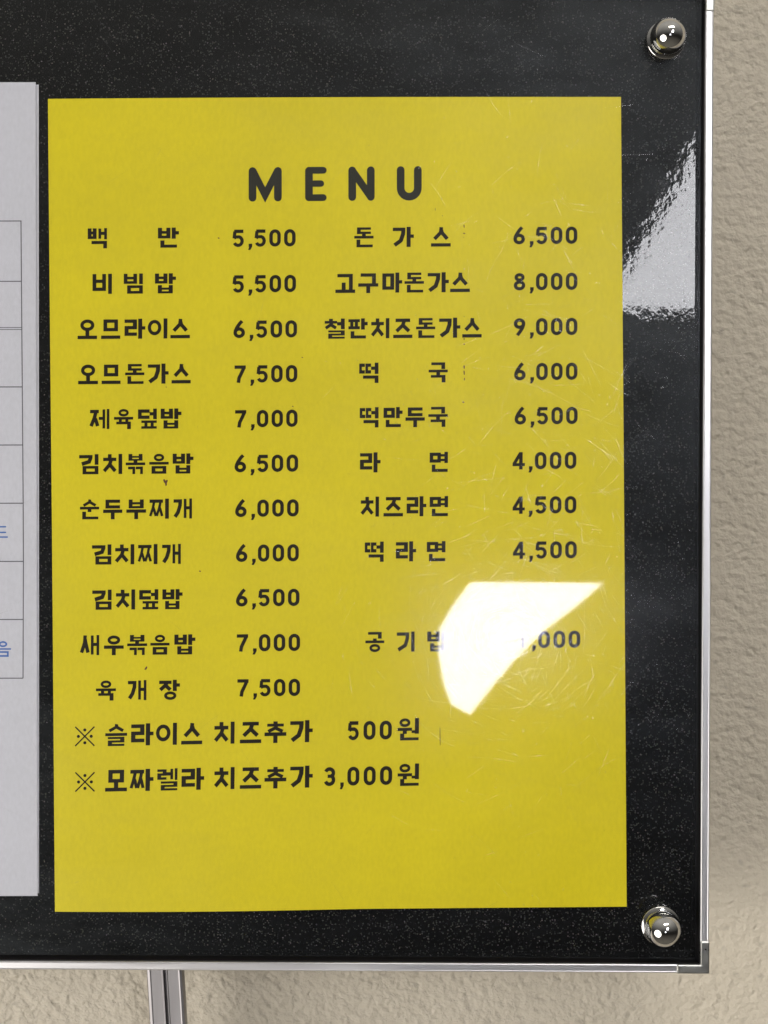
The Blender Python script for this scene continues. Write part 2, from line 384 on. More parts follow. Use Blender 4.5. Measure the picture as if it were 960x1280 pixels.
# --- scratches ground into the cover
def scratch_mesh():
    bm = bmesh.new(); rnd = random.Random(11)
    cx, cy = 640, 800
    def add(cpx, cpy, ang, length, width, curve):
        n = max(3, int(length / 4)); pts = []
        a = ang - curve * length / 2; x, y = cpx - cos(ang) * length / 2, cpy - sin(ang) * length / 2
        for k in range(n + 1):
            pts.append((x, y, a)); st = length / n; x += cos(a) * st; y += sin(a) * st; a += curve * st
        prev = None; off = -rnd.uniform(2e-5, 9e-5)
        for k, (x, y, a) in enumerate(pts):
            ww = width * (0.25 + 0.75 * sin(pi * k / n)) / 2
            vv = []
            for s in (-1, 1):
                px, py = x - sin(a) * ww * s, y + cos(a) * ww * s
                p, nn = cover_hit(px, py); lp = MBI @ p
                if not (AX0 < lp.x < AX1 and AZ0 < lp.z < AZ1): vv = None; break
                lp.y += off; vv.append(bm.verts.new(lp))
            if vv and prev: bm.faces.new((prev[0], vv[0], vv[1], prev[1]))
            prev = vv
    for _ in range(620):  # scratches packed and turned round the glare, imitating where they catch light
        r = abs(rnd.gauss(0, 95)) + 15; th = rnd.uniform(0, 2 * pi)
        x, y = cx + r * cos(th), cy + r * sin(th) * 0.95
        a = th + pi / 2 + rnd.gauss(0, 0.45)
        add(x, y, a, rnd.uniform(5, 40) * (1 if rnd.random() < .85 else 2.4), rnd.uniform(0.25, 0.85), rnd.choice((1, 1, -1)) * rnd.uniform(0, 0.009))
    for _ in range(300):
        x, y = min(778, rnd.gauss(680, 70)), rnd.gauss(520, 210)
        add(x, y, rnd.choice((rnd.gauss(1.15, .35), rnd.gauss(0.1, .4), rnd.gauss(2.4, .4))), rnd.uniform(6, 60), rnd.uniform(0.25, 0.8), rnd.gauss(0, 0.005))
    for _ in range(60):
        add(rnd.uniform(0, 870), rnd.uniform(20, 1180), rnd.uniform(0, pi), rnd.uniform(5, 50), rnd.uniform(0.3, 0.6), rnd.gauss(0, 0.006))
    for _ in range(300):   # nicks and dust
        x, y = rnd.gauss(650, 110), rnd.gauss(640, 300)
        add(x, y, rnd.uniform(0, pi), rnd.uniform(1.5, 4), rnd.uniform(0.8, 2.2), 0)
    bmesh.ops.recalc_face_normals(bm, faces=bm.faces)
    return mesh_of(bm, 'scratches')
o = link('scratch', scratch_mesh(), M_SCR, cover); tag(o, kind='stuff')

# --- knobs
def lathe(prof, seg=48):
    """profile of (radius, y) turned about the y axis"""
    bm = bmesh.new(); rings = []
    for (r, y) in prof:
        if r < 1e-7: rings.append([bm.verts.new((0, y, 0))])
        else: rings.append([bm.verts.new((r * cos(2 * pi * k / seg), y, r * sin(2 * pi * k / seg))) for k in range(seg)])
    for a, b_ in zip(rings, rings[1:]):
        for k in range(seg):
            k2 = (k + 1) % seg
            if len(a) == 1: bm.faces.new((a[0], b_[k], b_[k2]))
            elif len(b_) == 1: bm.faces.new((a[k], a[k2], b_[0]))
            else: bm.faces.new((a[k], a[k2], b_[k2], b_[k]))
    bmesh.ops.recalc_face_normals(bm, faces=bm.faces)
    return mesh_of(bm, 'lathe')
RB = 0.0064
ball = lathe([(RB * sin(a), -RB * cos(a)) for a in [pi * k / 28 for k in range(0, 23)]] + [(0.0040, RB * 0.80), (0.0040, RB * 0.95)])
collar = lathe([(0.0030, 0.0), (0.0052, -0.0001), (0.0060, 0.0004), (0.0062, 0.0011), (0.0058, 0.0016), (0.0056, 0.0019), (0.0062, 0.0024), (0.0064, 0.0032), (0.0062, 0.0040), (0.0030, 0.0041)])
washer = lathe([(0.0030, 0), (0.0068, 0), (0.0071, 0.0003), (0.0071, 0.0009), (0.003, 0.0010)])
for me in (ball, collar, washer):
    me.materials.append(M_CHROME)
    for p in me.polygons: p.use_smooth = True
def knob(lx, lz, tilt):
    yk = YA + bow(lx)
    root = bpy.data.objects.new('knob', washer); COL.objects.link(root); root.parent = board
    root.location = (lx, yk - 0.0012, lz); root.rotation_euler = tilt
    c = bpy.data.objects.new('collar', collar); COL.objects.link(c); c.parent = root; c.location = (0, -0.0009, 0); c.rotation_euler = (pi, 0, 0); c.scale = (1, 0.62, 1)
    b_ = bpy.data.objects.new('ball', ball); COL.objects.link(b_); b_.parent = root; b_.location = (0, -0.0018 - RB * 0.38, 0)
def local_of(px, py, y):
    return MBI @ P(px, py, y)
for (px, py, t) in ((833.0, 49.0, (0.02, 0, 0.0)), (826.5, 1158.0, (-0.01, 0, 0.03))):
    lp = local_of(px, py, Y_RAIL + YA - 0.003); knob(lp.x, lp.z, t)
    knob(-W_ - lp.x, lp.z, t)

# --- pole behind the board: anodised extrusion with a slot down its face
def pole_mesh():
    w2 = 0.0069; dp = 0.004; z1 = 0.30; z0 = -0.85
    prof = [(-w2, dp), (-w2, 0.0012), (-w2 + 0.0004, 0.0004), (-w2 + 0.0013, 0.0), (-w2 + 0.0018, 0.0002), (-0.0012, 0.0002), (-0.0009, 0.0), (-0.0006, 0.0), (-0.00035, 0.0030), (0.00035, 0.0030), (0.0006, 0.0), (0.0009, 0.0), (0.0012, 0.0002),
            (w2 - 0.0018, 0.0002), (w2 - 0.0013, 0.0), (w2 - 0.0004, 0.0004), (w2, 0.0012), (w2, dp)]
    n = len(prof); vs_ = [(x, y, z) for z in (z0, z1) for x, y in prof]
    fs = [(i, (i + 1) % n, (i + 1) % n + n, i + n) for i in range(n)] + [tuple(range(n)), tuple(range(n, 2 * n))]
    me = bpy.data.meshes.new('pole'); me.from_pydata(vs_, [], fs)
    bm = bmesh.new(); bm.from_mesh(me); bmesh.ops.recalc_face_normals(bm, faces=bm.faces); bm.to_mesh(me); bm.free(); return me
pole = link('pole', pole_mesh(), M_POLE, board)
YPOLE = 0.0205
lp = local_of(205.5, 1213, Y_RAIL + YPOLE + 0.001); pole.location = (lp.x, YPOLE + 0.001, lp.z); pole.rotation_euler = (0, radians(-3.7) , 0)

# ------------------------------------------------------------------ lettering: strokes laid down as thin toner shapes
class Ink:
    def __init__(self, to3): self.v = []; self.f = []; self.to3 = to3; self.k = 0
    def poly(self, pts):
        b_ = len(self.v); self.k += 1; lift = 0.00004 + 0.0000025 * (self.k % 14)
        for (x, y) in pts: self.v.append(self.to3(x, y, lift))
        self.f.append(tuple(range(b_, b_ + len(pts))))
    def strip(self, L, R, closed=False):
        self.k += 1; lift = 0.00004 + 0.0000025 * (self.k % 14); n = len(L); b_ = len(self.v)
        for p, q in zip(L, R): self.v.append(self.to3(*p, lift)); self.v.append(self.to3(*q, lift))
        for i in range(n if closed else n - 1):
            a = b_ + 2 * i; c = b_ + 2 * ((i + 1) % n); self.f.append((a, a + 1, c + 1, c))
    def build(self, name, mat, parent):
        me = bpy.data.meshes.new(name); me.from_pydata(self.v, [], self.f)
        bm = bmesh.new(); bm.from_mesh(me)
        bmesh.ops.recalc_face_normals(bm, faces=bm.faces)
        for f in bm.faces:
            if f.normal.y > 0: f.normal_flip()
        bm.to_mesh(me); bm.free()
        return link(name, me, mat, parent)

def offset_line(pts, w, closed=False, wend=None):
    n = len(pts); L, R = [], []
    for i in range(n):
        if closed: a, b_ = pts[i - 1], pts[(i + 1) % n]; p0 = pts[i - 1]; p1 = pts[i]; p2 = pts[(i + 1) % n]
        else: p0 = pts[max(0, i - 1)]; p1 = pts[i]; p2 = pts[min(n - 1, i + 1)]
        d1 = (p1[0] - p0[0], p1[1] - p0[1]); d2 = (p2[0] - p1[0], p2[1] - p1[1])
        l1 = hypot(*d1) or 1; l2 = hypot(*d2) or 1
        if l1 == 1 and d1 == (0, 0): d1 = d2; l1 = l2
        if d2 == (0, 0): d2 = d1; l2 = l1
        n1 = (-d1[1] / l1, d1[0] / l1); n2 = (-d2[1] / l2, d2[0] / l2)
        m = (n1[0] + n2[0], n1[1] + n2[1]); ml = hypot(*m) or 1; m = (m[0] / ml, m[1] / ml)
        c = max(0.45, m[0] * n1[0] + m[1] * n1[1]); h = w / 2 / c
        L.append((p1[0] + m[0] * h, p1[1] + m[1] * h)); R.append((p1[0] - m[0] * h, p1[1] - m[1] * h))
    return L, R

class Glyph:
    """strokes in a 100 x 100 box, y down; T maps to photo pixels"""
    def __init__(self, ink, T, th=15.0, tv=17.5): self.ink = ink; self.T = T; self.th = th; self.tv = tv
    def pts(self, p): self.ink.poly([self.T(*q) for q in p])
    def rect(self, x0, y0, x1, y1): self.pts([(x0, y0), (x1, y0), (x1, y1), (x0, y1)])
    def H(self, x0, x1, yc, t): self.rect(x0, yc - t / 2, x1, yc + t / 2)
    def V(self, xc, y0, y1, t): self.rect(xc - t / 2, y0, xc + t / 2, y1)
    def line(self, pts, t, closed=False, caps=False):
        L, R = offset_line(pts, t, closed)
        self.ink.strip([self.T(*q) for q in L], [self.T(*q) for q in R], closed)
        if caps:
            for c in (pts[0], pts[-1]):
                self.pts([(c[0] + t / 2 * cos(a), c[1] + t / 2 * sin(a)) for a in [2 * pi * k / 14 for k in range(14)]])
    def ring(self, x0, y0, x1, y1, t):
        cx, cy = (x0 + x1) / 2, (y0 + y1) / 2; rx, ry = (x1 - x0 - t) / 2, (y1 - y0 - t) / 2
        self.line([(cx + rx * cos(a), cy + ry * sin(a)) for a in [2 * pi * k / 28 for k in range(28)]], t, True)
    # --- consonants in a box
    def C(self, c, x0, y0, x1, y1, leg=0.0):
        h = y1 - y0; wd = x1 - x0
        th = self.th; tv = self.tv
        if c in 'ㄲㄸㅉ':
            s = {'ㄲ': 'ㄱ', 'ㄸ': 'ㄷ', 'ㅉ': 'ㅈ'}[c]; gap = 3 if c != 'ㅉ' else -4
            otv = self.tv; self.tv = min(tv, 14)
            mid = (x0 + x1) / 2
            self.C(s, x0, y0, mid - gap / 2, y1, leg * .5); self.C(s, mid + gap / 2, y0, x1, y1, leg * .5); self.tv = otv; return
        if c == 'ㄱ':
            th = min(th, h * .42)
            self.H(x0, x1, y0 + th / 2, th)
            if leg: self.line([(x1 - tv / 2, y0 + th * .5), (x1 - tv / 2 - 1, y0 + h * .35), (x1 - tv / 2 - leg * .45, y0 + h * .72), (x0 + tv * .30 + (1 - min(1, leg / 30)) * 20, y1 - 2)], tv)
            else: self.V(x1 - tv / 2, y0 + th * .9, y1, tv)
        elif c == 'ㄴ':
            th = min(th, h * .42); self.V(x0 + tv / 2, y0, y1 - th * .9, tv); self.H(x0, x1, y1 - th / 2, th)
        elif c == 'ㄷ':
            th = min(th, h * .36); self.H(x0, x1, y0 + th / 2, th); self.V(x0 + tv / 2, y0 + th * .9, y1 - th * .9, tv); self.H(x0, x1, y1 - th / 2, th)
        elif c == 'ㅌ':
            th = min(th, h * .24); self.H(x0, x1, y0 + th / 2, th); self.H(x0, x1, (y0 + y1) / 2, th); self.V(x0 + tv / 2, y0, y1, tv); self.H(x0, x1, y1 - th / 2, th)
        elif c == 'ㄹ':
            th = min(th, h * .235); m = (y0 + y1) / 2
            self.H(x0, x1, y0 + th / 2, th); self.V(x1 - tv / 2, y0 + th * .8, m - th * .4, tv); self.H(x0, x1, m, th)
            self.V(x0 + tv / 2, m + th * .4, y1 - th * .8, tv); self.H(x0, x1, y1 - th / 2, th)
        elif c == 'ㅁ':
            th = min(th, h * .33); self.H(x0, x1, y0 + th / 2, th); self.H(x0, x1, y1 - th / 2, th)
            self.V(x0 + tv / 2, y0 + th * .9, y1 - th * .9, tv); self.V(x1 - tv / 2, y0 + th * .9, y1 - th * .9, tv)
        elif c == 'ㅂ':
            th = min(th, h * .26); self.V(x0 + tv / 2, y0, y1, tv); self.V(x1 - tv / 2, y0, y1, tv)
            self.H(x0 + tv, x1 - tv, y1 - th / 2, th); self.H(x0 + tv, x1 - tv, y0 + h * .43, th)
        elif c == 'ㅍ':
            th = min(th, h * .30); self.H(x0, x1, y0 + th / 2, th); self.H(x0, x1, y1 - th / 2, th)
            self.V(x0 + wd * .30, y0 + th * .9, y1 - th * .9, tv * .85); self.V(x0 + wd * .70, y0 + th * .9, y1 - th * .9, tv * .85)
        elif c == 'ㅅ':
            cx = (x0 + x1) / 2; t = min(tv * .95, h * .42)
            self.line([(cx + t * .10, y0), (cx - 1, y0 + h * .42), (x0 + t * .30, y1 - t * .22)], t)
            self.line([(cx + t * .10, y0 + h * .22), (cx + t * .3, y0 + h * .45), (x1 - t * .30, y1 - t * .22)], t)
        elif c in 'ㅈㅊ':
            yy = y0
            if c == 'ㅊ':
                tk = min(th * .95, h * .19); self.V((x0 + x1) / 2, y0, y0 + tk * 1.25, tv * 1.0); yy = y0 + tk * 1.1
            hh = y1 - yy; t1 = min(th, hh * .34); self.H(x0, x1, yy + t1 / 2, t1)
            cx = (x0 + x1) / 2; t = min(tv * .95, hh * .40)
            self.line([(cx + t * .45, yy + t1 * .5), (cx - 1, yy + hh * .50), (x0 + t * .30, y1 - t * .22)], t)
            self.line([(cx - t * .10, yy + hh * .40), (cx + t * .35, yy + hh * .58), (x1 - t * .30, y1 - t * .22)], t)
        elif c == 'ㅇ':
            t = min(th * 1.0, h * .33)
            if x1 - x0 > h * 1.45: m = (x0 + x1) / 2; x0 = m - h * .70; x1 = m + h * .70
            self.ring(x0, y0, x1, y1, t)

VERT = {'ㅏ', 'ㅓ', 'ㅣ', 'ㅐ', 'ㅔ', 'ㅕ', 'ㅖ'}
def hangul(gl, ch):
    k = ord(ch) - 0xAC00; L = 'ㄱㄲㄴㄷㄸㄹㅁㅂㅃㅅㅆㅇㅈㅉㅊㅋㅌㅍㅎ'[k // 588]
    V = 'ㅏㅐㅑㅒㅓㅔㅕㅖㅗㅘㅙㅚㅛㅜㅝㅞㅟㅠㅡㅢㅣ'[(k % 588) // 28]
    T = ' ㄱㄲㄳㄴㄵㄶㄷㄹㄺㄻㄼㄽㄾㄿㅀㅁㅂㅄㅅㅆㅇㅈㅊㅋㅌㅍㅎ'[k % 28]
    fin = T != ' '; tv = gl.tv; th = gl.th
    if V in VERT:
        yb = 56 if fin else 101; cy1 = 54 if fin else 86
        if fin and T in 'ㄹㅍㅁㅂ': yb = 53; cy1 = 51
        if V == 'ㅏ': vx = 76; cx1 = 60; 
        elif V == 'ㅣ': vx = 91; cx1 = 70
        elif V in 'ㅐ': vx = 91; cx1 = 46
        elif V in 'ㅔ': vx = 91; cx1 = 46
        elif V in 'ㅓㅕ': vx = 91; cx1 = 62
        if L == 'ㄱ' and V == 'ㅏ': cx1 = 60
        leg = 0
        if L == 'ㄱ' : leg = 26 if not fin else 18
        y0 = 3 if L in 'ㄱㄷㄸㄹㅁㅈㅉㅍ' else 0
        if L == 'ㅇ': y0 = 6; cy1 = min(cy1, 84)
        if L == 'ㅅ' and not fin: cy1 = 92
        if L in 'ㅈㅊㅉ' and not fin: cy1 = 90
        if L == 'ㄱ' and not fin: cy1 = 94
        if T == 'ㅇ' : cy1 = 54
        x0 = 0
        gl.C(L, x0, y0, cx1, cy1, leg)
        if V == 'ㅏ':
            gl.V(vx, -1, yb, tv); gl.H(vx + tv * .4, 101, (yb * .46), th)
        elif V == 'ㅣ': gl.V(vx, -1, yb, tv)
        elif V == 'ㅐ':
            t = min(tv, 14.5); gl.V(66 - 3, 1, yb - 3, t); gl.V(93, -1, yb, t); gl.H(66, 90, yb * .46, th * .95)
        elif V == 'ㅔ':
            t = min(tv, 13.5); gl.V(72, 1, yb - 3, t); gl.V(94, -1, yb, t); gl.H(46, 70, yb * .46, th * .9)
        elif V == 'ㅓ': gl.V(vx, -1, yb, tv); gl.H(62, vx - tv * .4, yb * .48, th)
        elif V == 'ㅕ': gl.V(vx, -1, yb, tv); gl.H(60, vx - tv * .4, yb * .30, th * .72); gl.H(60, vx - tv * .4, yb * .72, th * .72)
        if fin:
            fx0 = 18; fx1 = 100 if V != 'ㅏ' else 88
            if T == 'ㄱ': gl.C('ㄱ', 20, 64, 91 + tv / 2 if V != 'ㅏ' else 76 + tv / 2, 102)
            elif T == 'ㄴ': gl.C('ㄴ', 12, 64, fx1 + 4 if V == 'ㅏ' else 100, 101)
            elif T == 'ㅇ': gl.C('ㅇ', 24, 58, 84, 101)
            else: gl.C(T, fx0 if V != 'ㅏ' else 14, 59, (91 if V != 'ㅏ' else 76) + tv / 2, 101)
        return
    if V == 'ㅝ':
        gl.C('ㅇ', 8, 0, 60, 40); gl.H(0, 68, 51, th * .85); gl.V(34, 55, 72, tv); gl.V(91, -1, 72, tv); gl.H(66, 84, 62, th * .75)
        gl.C('ㄴ', 12, 70, 100, 102); return
    if not fin:
        if V == 'ㅡ':
            gl.C(L, 12, 2, 88, 66 if L == 'ㅅ' else (70 if L == 'ㅈ' else 62)); gl.H(0, 100, 92, th)
        elif V == 'ㅗ':
            if L == 'ㄱ': gl.C(L, 10, 4, 88, 92); gl.V(42, 48, 86, tv)
            else: gl.C(L, 14, 1, 86, 60); gl.V(50, 58, 86, tv)
            gl.H(0, 100, 92, th)
        elif V == 'ㅜ':
            y1 = {'ㄱ': 48, 'ㅇ': 48, 'ㅊ': 52}.get(L, 47)
            gl.C(L, 12, 2, 88, y1 + (6 if L == 'ㄱ' else 0)); gl.H(0, 100, 61, th); gl.V(50, 66, 102, tv)
        return
    o = (gl.th); gl.th = min(gl.th, 13.6)
    th = gl.th
    top = 38 if L == 'ㅇ' else 34
    gl.C(L, 14, 0, 86, top)
    if V == 'ㅗ': gl.V(50, top - 1, 48, tv); gl.H(0, 100, 50, th); f0 = 64
    elif V == 'ㅜ': gl.H(0, 100, 44, th); gl.V(50, 48, 64, tv); f0 = 64
    elif V == 'ㅠ': gl.H(0, 100, 47, th); gl.V(33, 49, 64, tv * .8); gl.V(67, 49, 64, tv * .8); f0 = 64
    elif V == 'ㅡ': gl.H(0, 100, 48, th); f0 = 62 if T != 'ㄹ' else 59
    if T == 'ㄴ': gl.C('ㄴ', 12, f0 - 2, 96, 101)
    elif T == 'ㅇ': gl.C('ㅇ', 20, f0 - 3, 80, 102)
    elif T in 'ㄱㄲ': gl.C(T, 12, f0, 88, 102)
    else: gl.C(T, 12, f0, 88, 101)
    gl.th = o

def arc(cx, cy, rx, ry, a0, a1, n=12):
    return [(cx + rx * cos(radians(a0 + (a1 - a0) * k / n)), cy + ry * sin(radians(a0 + (a1 - a0) * k / n))) for k in range(n + 1)]
# digits in a box 64 wide x 100 tall, stroke 18
def digit(gl, ch, t=19.5):
    h = t / 2; W = 64; r = W / 2 - h; cx = W / 2
    if ch == '0':
        ry = r * 1.12
        gl.line(arc(cx, h + ry, r, ry, 180, 360) + arc(cx, 100 - h - ry, r, ry, 0, 180), t, True)
    elif ch == '1': gl.line([(38, 100), (38, h * .3)], t); gl.line([(40, 10), (16, 24)], t)
    elif ch == '2': gl.line(arc(cx, h + r, r, r, 190, 380, 12) + [(h, 100 - h - 4)], t); gl.H(0, W, 100 - h, t)
    elif ch == '3':
        gl.line(arc(cx, h + 21, r - 1, 21, 200, 430, 14), t); gl.line(arc(cx, 100 - h - 23, r, 23, -80, 160, 14), t); gl.H(cx - 10, cx + 8, 48, t * .9)
    elif ch == '4': gl.V(46, 0, 100, t); gl.line([(44, 5), (8, 68)], t * .95); gl.H(0, W + 4, 72, t * .9)
    elif ch == '5':
        gl.H(10, W - 3, h, t); gl.line([(14, h), (10, 50)], t * .95); gl.line([(9, 49), (20, 42)] + arc(cx, 66, r, 25, -75, 155, 16), t * .96)
    elif ch == '6':
        gl.ring(0, 38, W, 100, t); gl.line([(48, 2), (36, 14), (20, 38), (10, 60)], t)
    elif ch == '9':
        gl.ring(0, 0, W, 62, t); gl.line([(W - 10, 38), (W - 18, 60), (W - 32, 82), (W - 44, 98)], t)
    elif ch == '7': gl.H(0, W - 1, h, t); gl.line([(W - 10, h), (40, 42), (26, 72), (22, 100)], t)
    elif ch == '8': gl.ring(4, 0, W - 4, 49, t * .95); gl.ring(0, 42, W, 100, t * .98)
    elif ch == ',': gl.pts([(16, 82), (36, 82), (36, 98), (26, 118), (13, 118), (19, 100), (16, 100)])

TILT = 0.0100
def placer(x0, yc, wpx, hpx, gx, gy, tilt, xref):
    """glyph box (gx wide, gy tall) at left x0, centre height yc(at xref) -> photo pixels"""
    def T(u, v):
        x = x0 + u / gx * wpx; y = yc - hpx / 2 + v / gy * hpx
        return x + tilt * 0.6 * (yc - y), y - tilt * (x - xref)
    return T

# ------------------------------------------------------------------ the yellow sheet
C_TL, C_TR, C_BR, C_BL = (60.3, 124.0), (776.2, 121.2), (783.2, 1133.0), (69.0, 1139.3)
def sheet_y(x, z):
    """slight buckle of the laminated card, metres (towards the viewer is negative)"""
    u = x / 0.21; v = (z - ZC) / 0.297
    return -0.00022 * (1 + sin(3.1 * u + 4.0 * v + 0.6)) - 0.00012 * (1 + sin(9 * v + 2 * u))
def on_yellow(px, py, lift):
    p = P(px, py); y = sheet_y(p.x, p.z)
    return Vector((p.x, y - lift - 0.00002, p.z))

YC = (421, 630)
ysheet = None
def make_sheet(name, corners, yfun, mat, thick, nx=28, nz=40, wave=None):
    TL, TR, BR_, BL = corners
    bm = bmesh.new(); fr, bk = [], []
    for j in range(nz + 1):
        for i in range(nx + 1):
            u = i / nx; v = j / nz
            x = (TL[0] * (1 - u) + TR[0] * u) * (1 - v) + (BL[0] * (1 - u) + BR_[0] * u) * v
            y = (TL[1] * (1 - u) + TR[1] * u) * (1 - v) + (BL[1] * (1 - u) + BR_[1] * u) * v
            if wave: y += wave(u, v)
            p = P(x, y); yy = yfun(p.x, p.z)
            fr.append(bm.verts.new((p.x, yy, p.z))); bk.append(bm.verts.new((p.x, yy + thick, p.z)))
    n1 = nx + 1
    for j in range(nz):
        for i in range(nx):
            a = j * n1 + i
            for f in (bm.faces.new((fr[a], fr[a + n1], fr[a + n1 + 1], fr[a + 1])), bm.faces.new((bk[a], bk[a + 1], bk[a + n1 + 1], bk[a + n1]))): f.smooth = True
    for i in range(nx):
        for j in (0, nz):
            a = j * n1 + i; bm.faces.new((fr[a], fr[a + 1], bk[a + 1], bk[a]))
    for j in range(nz):
        for i in (0, nx):
            a = j * n1 + i; bm.faces.new((fr[a], bk[a], bk[a + n1], fr[a + n1]))
    bmesh.ops.recalc_face_normals(bm, faces=bm.faces)
    for e in bm.edges:
        if len(e.link_faces) == 2 and e.calc_face_angle(0) > 0.6: e.smooth = False
    return link(name, mesh_of(bm, name), mat)
ysheet = make_sheet('menu_sheet', (C_TL, C_TR, C_BR, C_BL), sheet_y, M_YELLOW, 0.00035,
                    wave=lambda u, v: (1.6 * sin(pi * min(1, u * 1.9)) * v ** 4 - 0.8 * sin(pi * u) * (1 - v) ** 6))
tag(ysheet, 'yellow menu sheet headed MENU with two columns of Korean dishes and prices', 'menu')

def word(name, mat, chars, yc, hpx, tilt=TILT, xref=None, th=17.0, tv=19.6):
    """chars: list of (character, x0, x1)"""
    ink = Ink(on_yellow); xr = xref if xref is not None else chars[0][1]
    for ch, x0, x1 in chars:
        if '0' <= ch <= '9' or ch == ',':
            gl = Glyph(ink, placer(x0, yc, x1 - x0, hpx, 64, 100, tilt, xr)); digit(gl, ch)
        else:
            gl = Glyph(ink, placer(x0, yc, x1 - x0, hpx, 100, 100, tilt, xr), th, tv); hangul(gl, ch)
    return ink.build(name, mat, ysheet)

def price(s, x0, x1, yc, hpx=21.6, tilt=TILT):
    """five characters like 5,500 spread as in the sheet's typeface"""
    wtot = x1 - x0; k = wtot / 79.0; out = []; pos = {0: 0.0, 1: 16.8, 2: 27.6, 3: 46.2, 4: 64.7}
    for i, ch in enumerate(s):
        a = x0 + pos[i] * k; out.append((ch, a, a + 14.4 * k))
    return word('price', M_INK, out, yc, hpx, tilt, (x0 + x1) / 2)

H = 24.6
rows = [
 (298.5, [('백',110,134),('반',197.7,223.7)]),
 (355.5, [('비',116,140),('빔',155,178.7),('밥',194,220)]),
 (412.0, [('오',97.3,121.7),('므',126.7,150.7),('라',156,181.7),('이',185,209.3),('스',213.3,237.7)]),
 (468.3, [('오',98,122.7),('므',127.3,151),('돈',156.7,180.7),('가',185,210.7),('스',214.7,238.7)]),
 (524.3, [('제',112.7,136.7),('육',142.7,166.7),('덮',172.7,196),('밥',201,226.7)]),
 (580.7, [('김',99,123),('치',129,152.7),('볶',157.3,181.7),('음',186.7,211),('밥',216,241.7)]),
 (637.0, [('순',100,124),('두',129,153),('부',158,182.7),('찌',187,211),('개',217,240)]),
 (693.5, [('김',115,139),('치',144,167.7),('찌',172.7,196.7),('개',202.7,226)]),
 (750.0, [('김',115.3,139.3),('치',145,168.7),('덮',174,197.7),('밥',203,228)]),
 (806.8, [('새',100.7,124),('우',130,154.7),('볶',159,184),('음',188,212),('밥',218,244)]),
 (863.3, [('육',120,145),('개',160,183),('장',199,224.7)]),
]
for yc, chars in rows: word('dish_name', M_INK, chars, yc - 0.3, H, TILT * .8)
rrows = [
 (297.0, [('돈',442.8,467),('가',491,517),('스',538.7,563.4)]),
 (354.2, [('고',419.3,444),('구',447.8,472.9),('마',477.9,502.5),('돈',505.6,529.9),('가',534.5,560.7),('스',562.6,587.3)]),
 (411.2, [('철',406,430.8),('판',435.5,459.4),('치',464,486.5),('즈',491.5,515.5),('돈',520,544),('가',548.8,575),('스',577.7,602)]),
 (466.3, [('떡',449,472.9),('국',535.7,559.6)]),
 (521.8, [('떡',449.7,473),('만',479.4,503),('두',506.8,531),('국',535.3,559.6)]),
 (578.2, [('라',450,475.5),('면',537,559.6)]),
 (633.4, [('치',451,473.6),('즈',479.4,503.7),('라',508.3,532.6),('면',537,559.8)]),
 (689.6, [('떡',456,479.4),('라',494.8,519.9),('면',533.4,556.5)]),
 (802.3, [('공',456.7,480.4),('기',496,518),('밥',534,560)]),
]
for yc, chars in rrows: word('dish_name', M_INK, chars, yc, H, TILT * .8)
for s, x0, x1, yc in (('5,500',290.7,369.5,298),('5,500',290.7,370,355),('6,500',292,371.3,411.7),('7,500',293.3,371.7,467.5),('7,000',294,372,523.3),
                      ('6,500',293.3,372.7,579.3),('6,000',294,373.3,635.2),('6,000',295,373.5,691.3),('6,500',295,374.3,747),('7,000',296,375,803.3),('7,500',296.7,375,859.5),
                      ('6,500',641.6,721.4,294.6),('8,000',642,721.4,352.2),('9,000',642,721.4,408.6),('6,000',642.4,721.4,464.6),('6,500',643,721.6,519.8),
                      ('4,000',640.5,720,575.8),('4,500',640.5,720,631.2),('4,500',641,720.6,687.5),('1,000',644.5,725,799.2)):
    price(s, x0, x1, yc)

# the two footnotes, set larger and sloping a little more
T2 = 0.0200
def note(y_at_145, chars, digits, hh=27.0):
    for part in (chars, COMMON, WON): word('note', M_INK, part, y_at_145, hh, T2, 145)
    word('price', M_INK, digits, y_at_145 + 0.6, 23.6, T2, 145)
COMMON = [('치',268,293),('즈',300,326.7),('추',330.7,358),('가',362.7,390.7)]
WON = [('원',497,523.5)]
note(918.6, [('슬',131.7,159),('라',164,191.7),('이',195,221),('스',226.7,253)], [('5',434.6,448.6),('0',454.4,469.4),('0',474.6,489.8)])
note(975.4, [('모',131.7,159),('짜',163,191.7),('렐',196.7,221.7),('라',227,255)], [('3',404.5,419.2),(',',422,436),('0',434.2,449.2),('0',454.6,469.6),('0',475,490.2)])
def refmark(cx, cy):
    ink = Ink(on_yellow); gl = Glyph(ink, lambda u, v: (cx + u, cy + v - 0.01 * u))
    r = 12.0
    gl.line([(-r, -r), (r, r)], 1.7); gl.line([(-r, r), (r, -r)], 1.7)
    for dx, dy in ((0, -8), (0, 8), (-8, 0), (8, 0)):
        gl.pts([(dx + 2.0 * cos(a), dy + 2.0 * sin(a)) for a in [2 * pi * k / 12 for k in range(12)]])
    ink.build('reference_mark', M_INK, ysheet)
refmark(106.2, 920.3); refmark(106.4, 977.2)

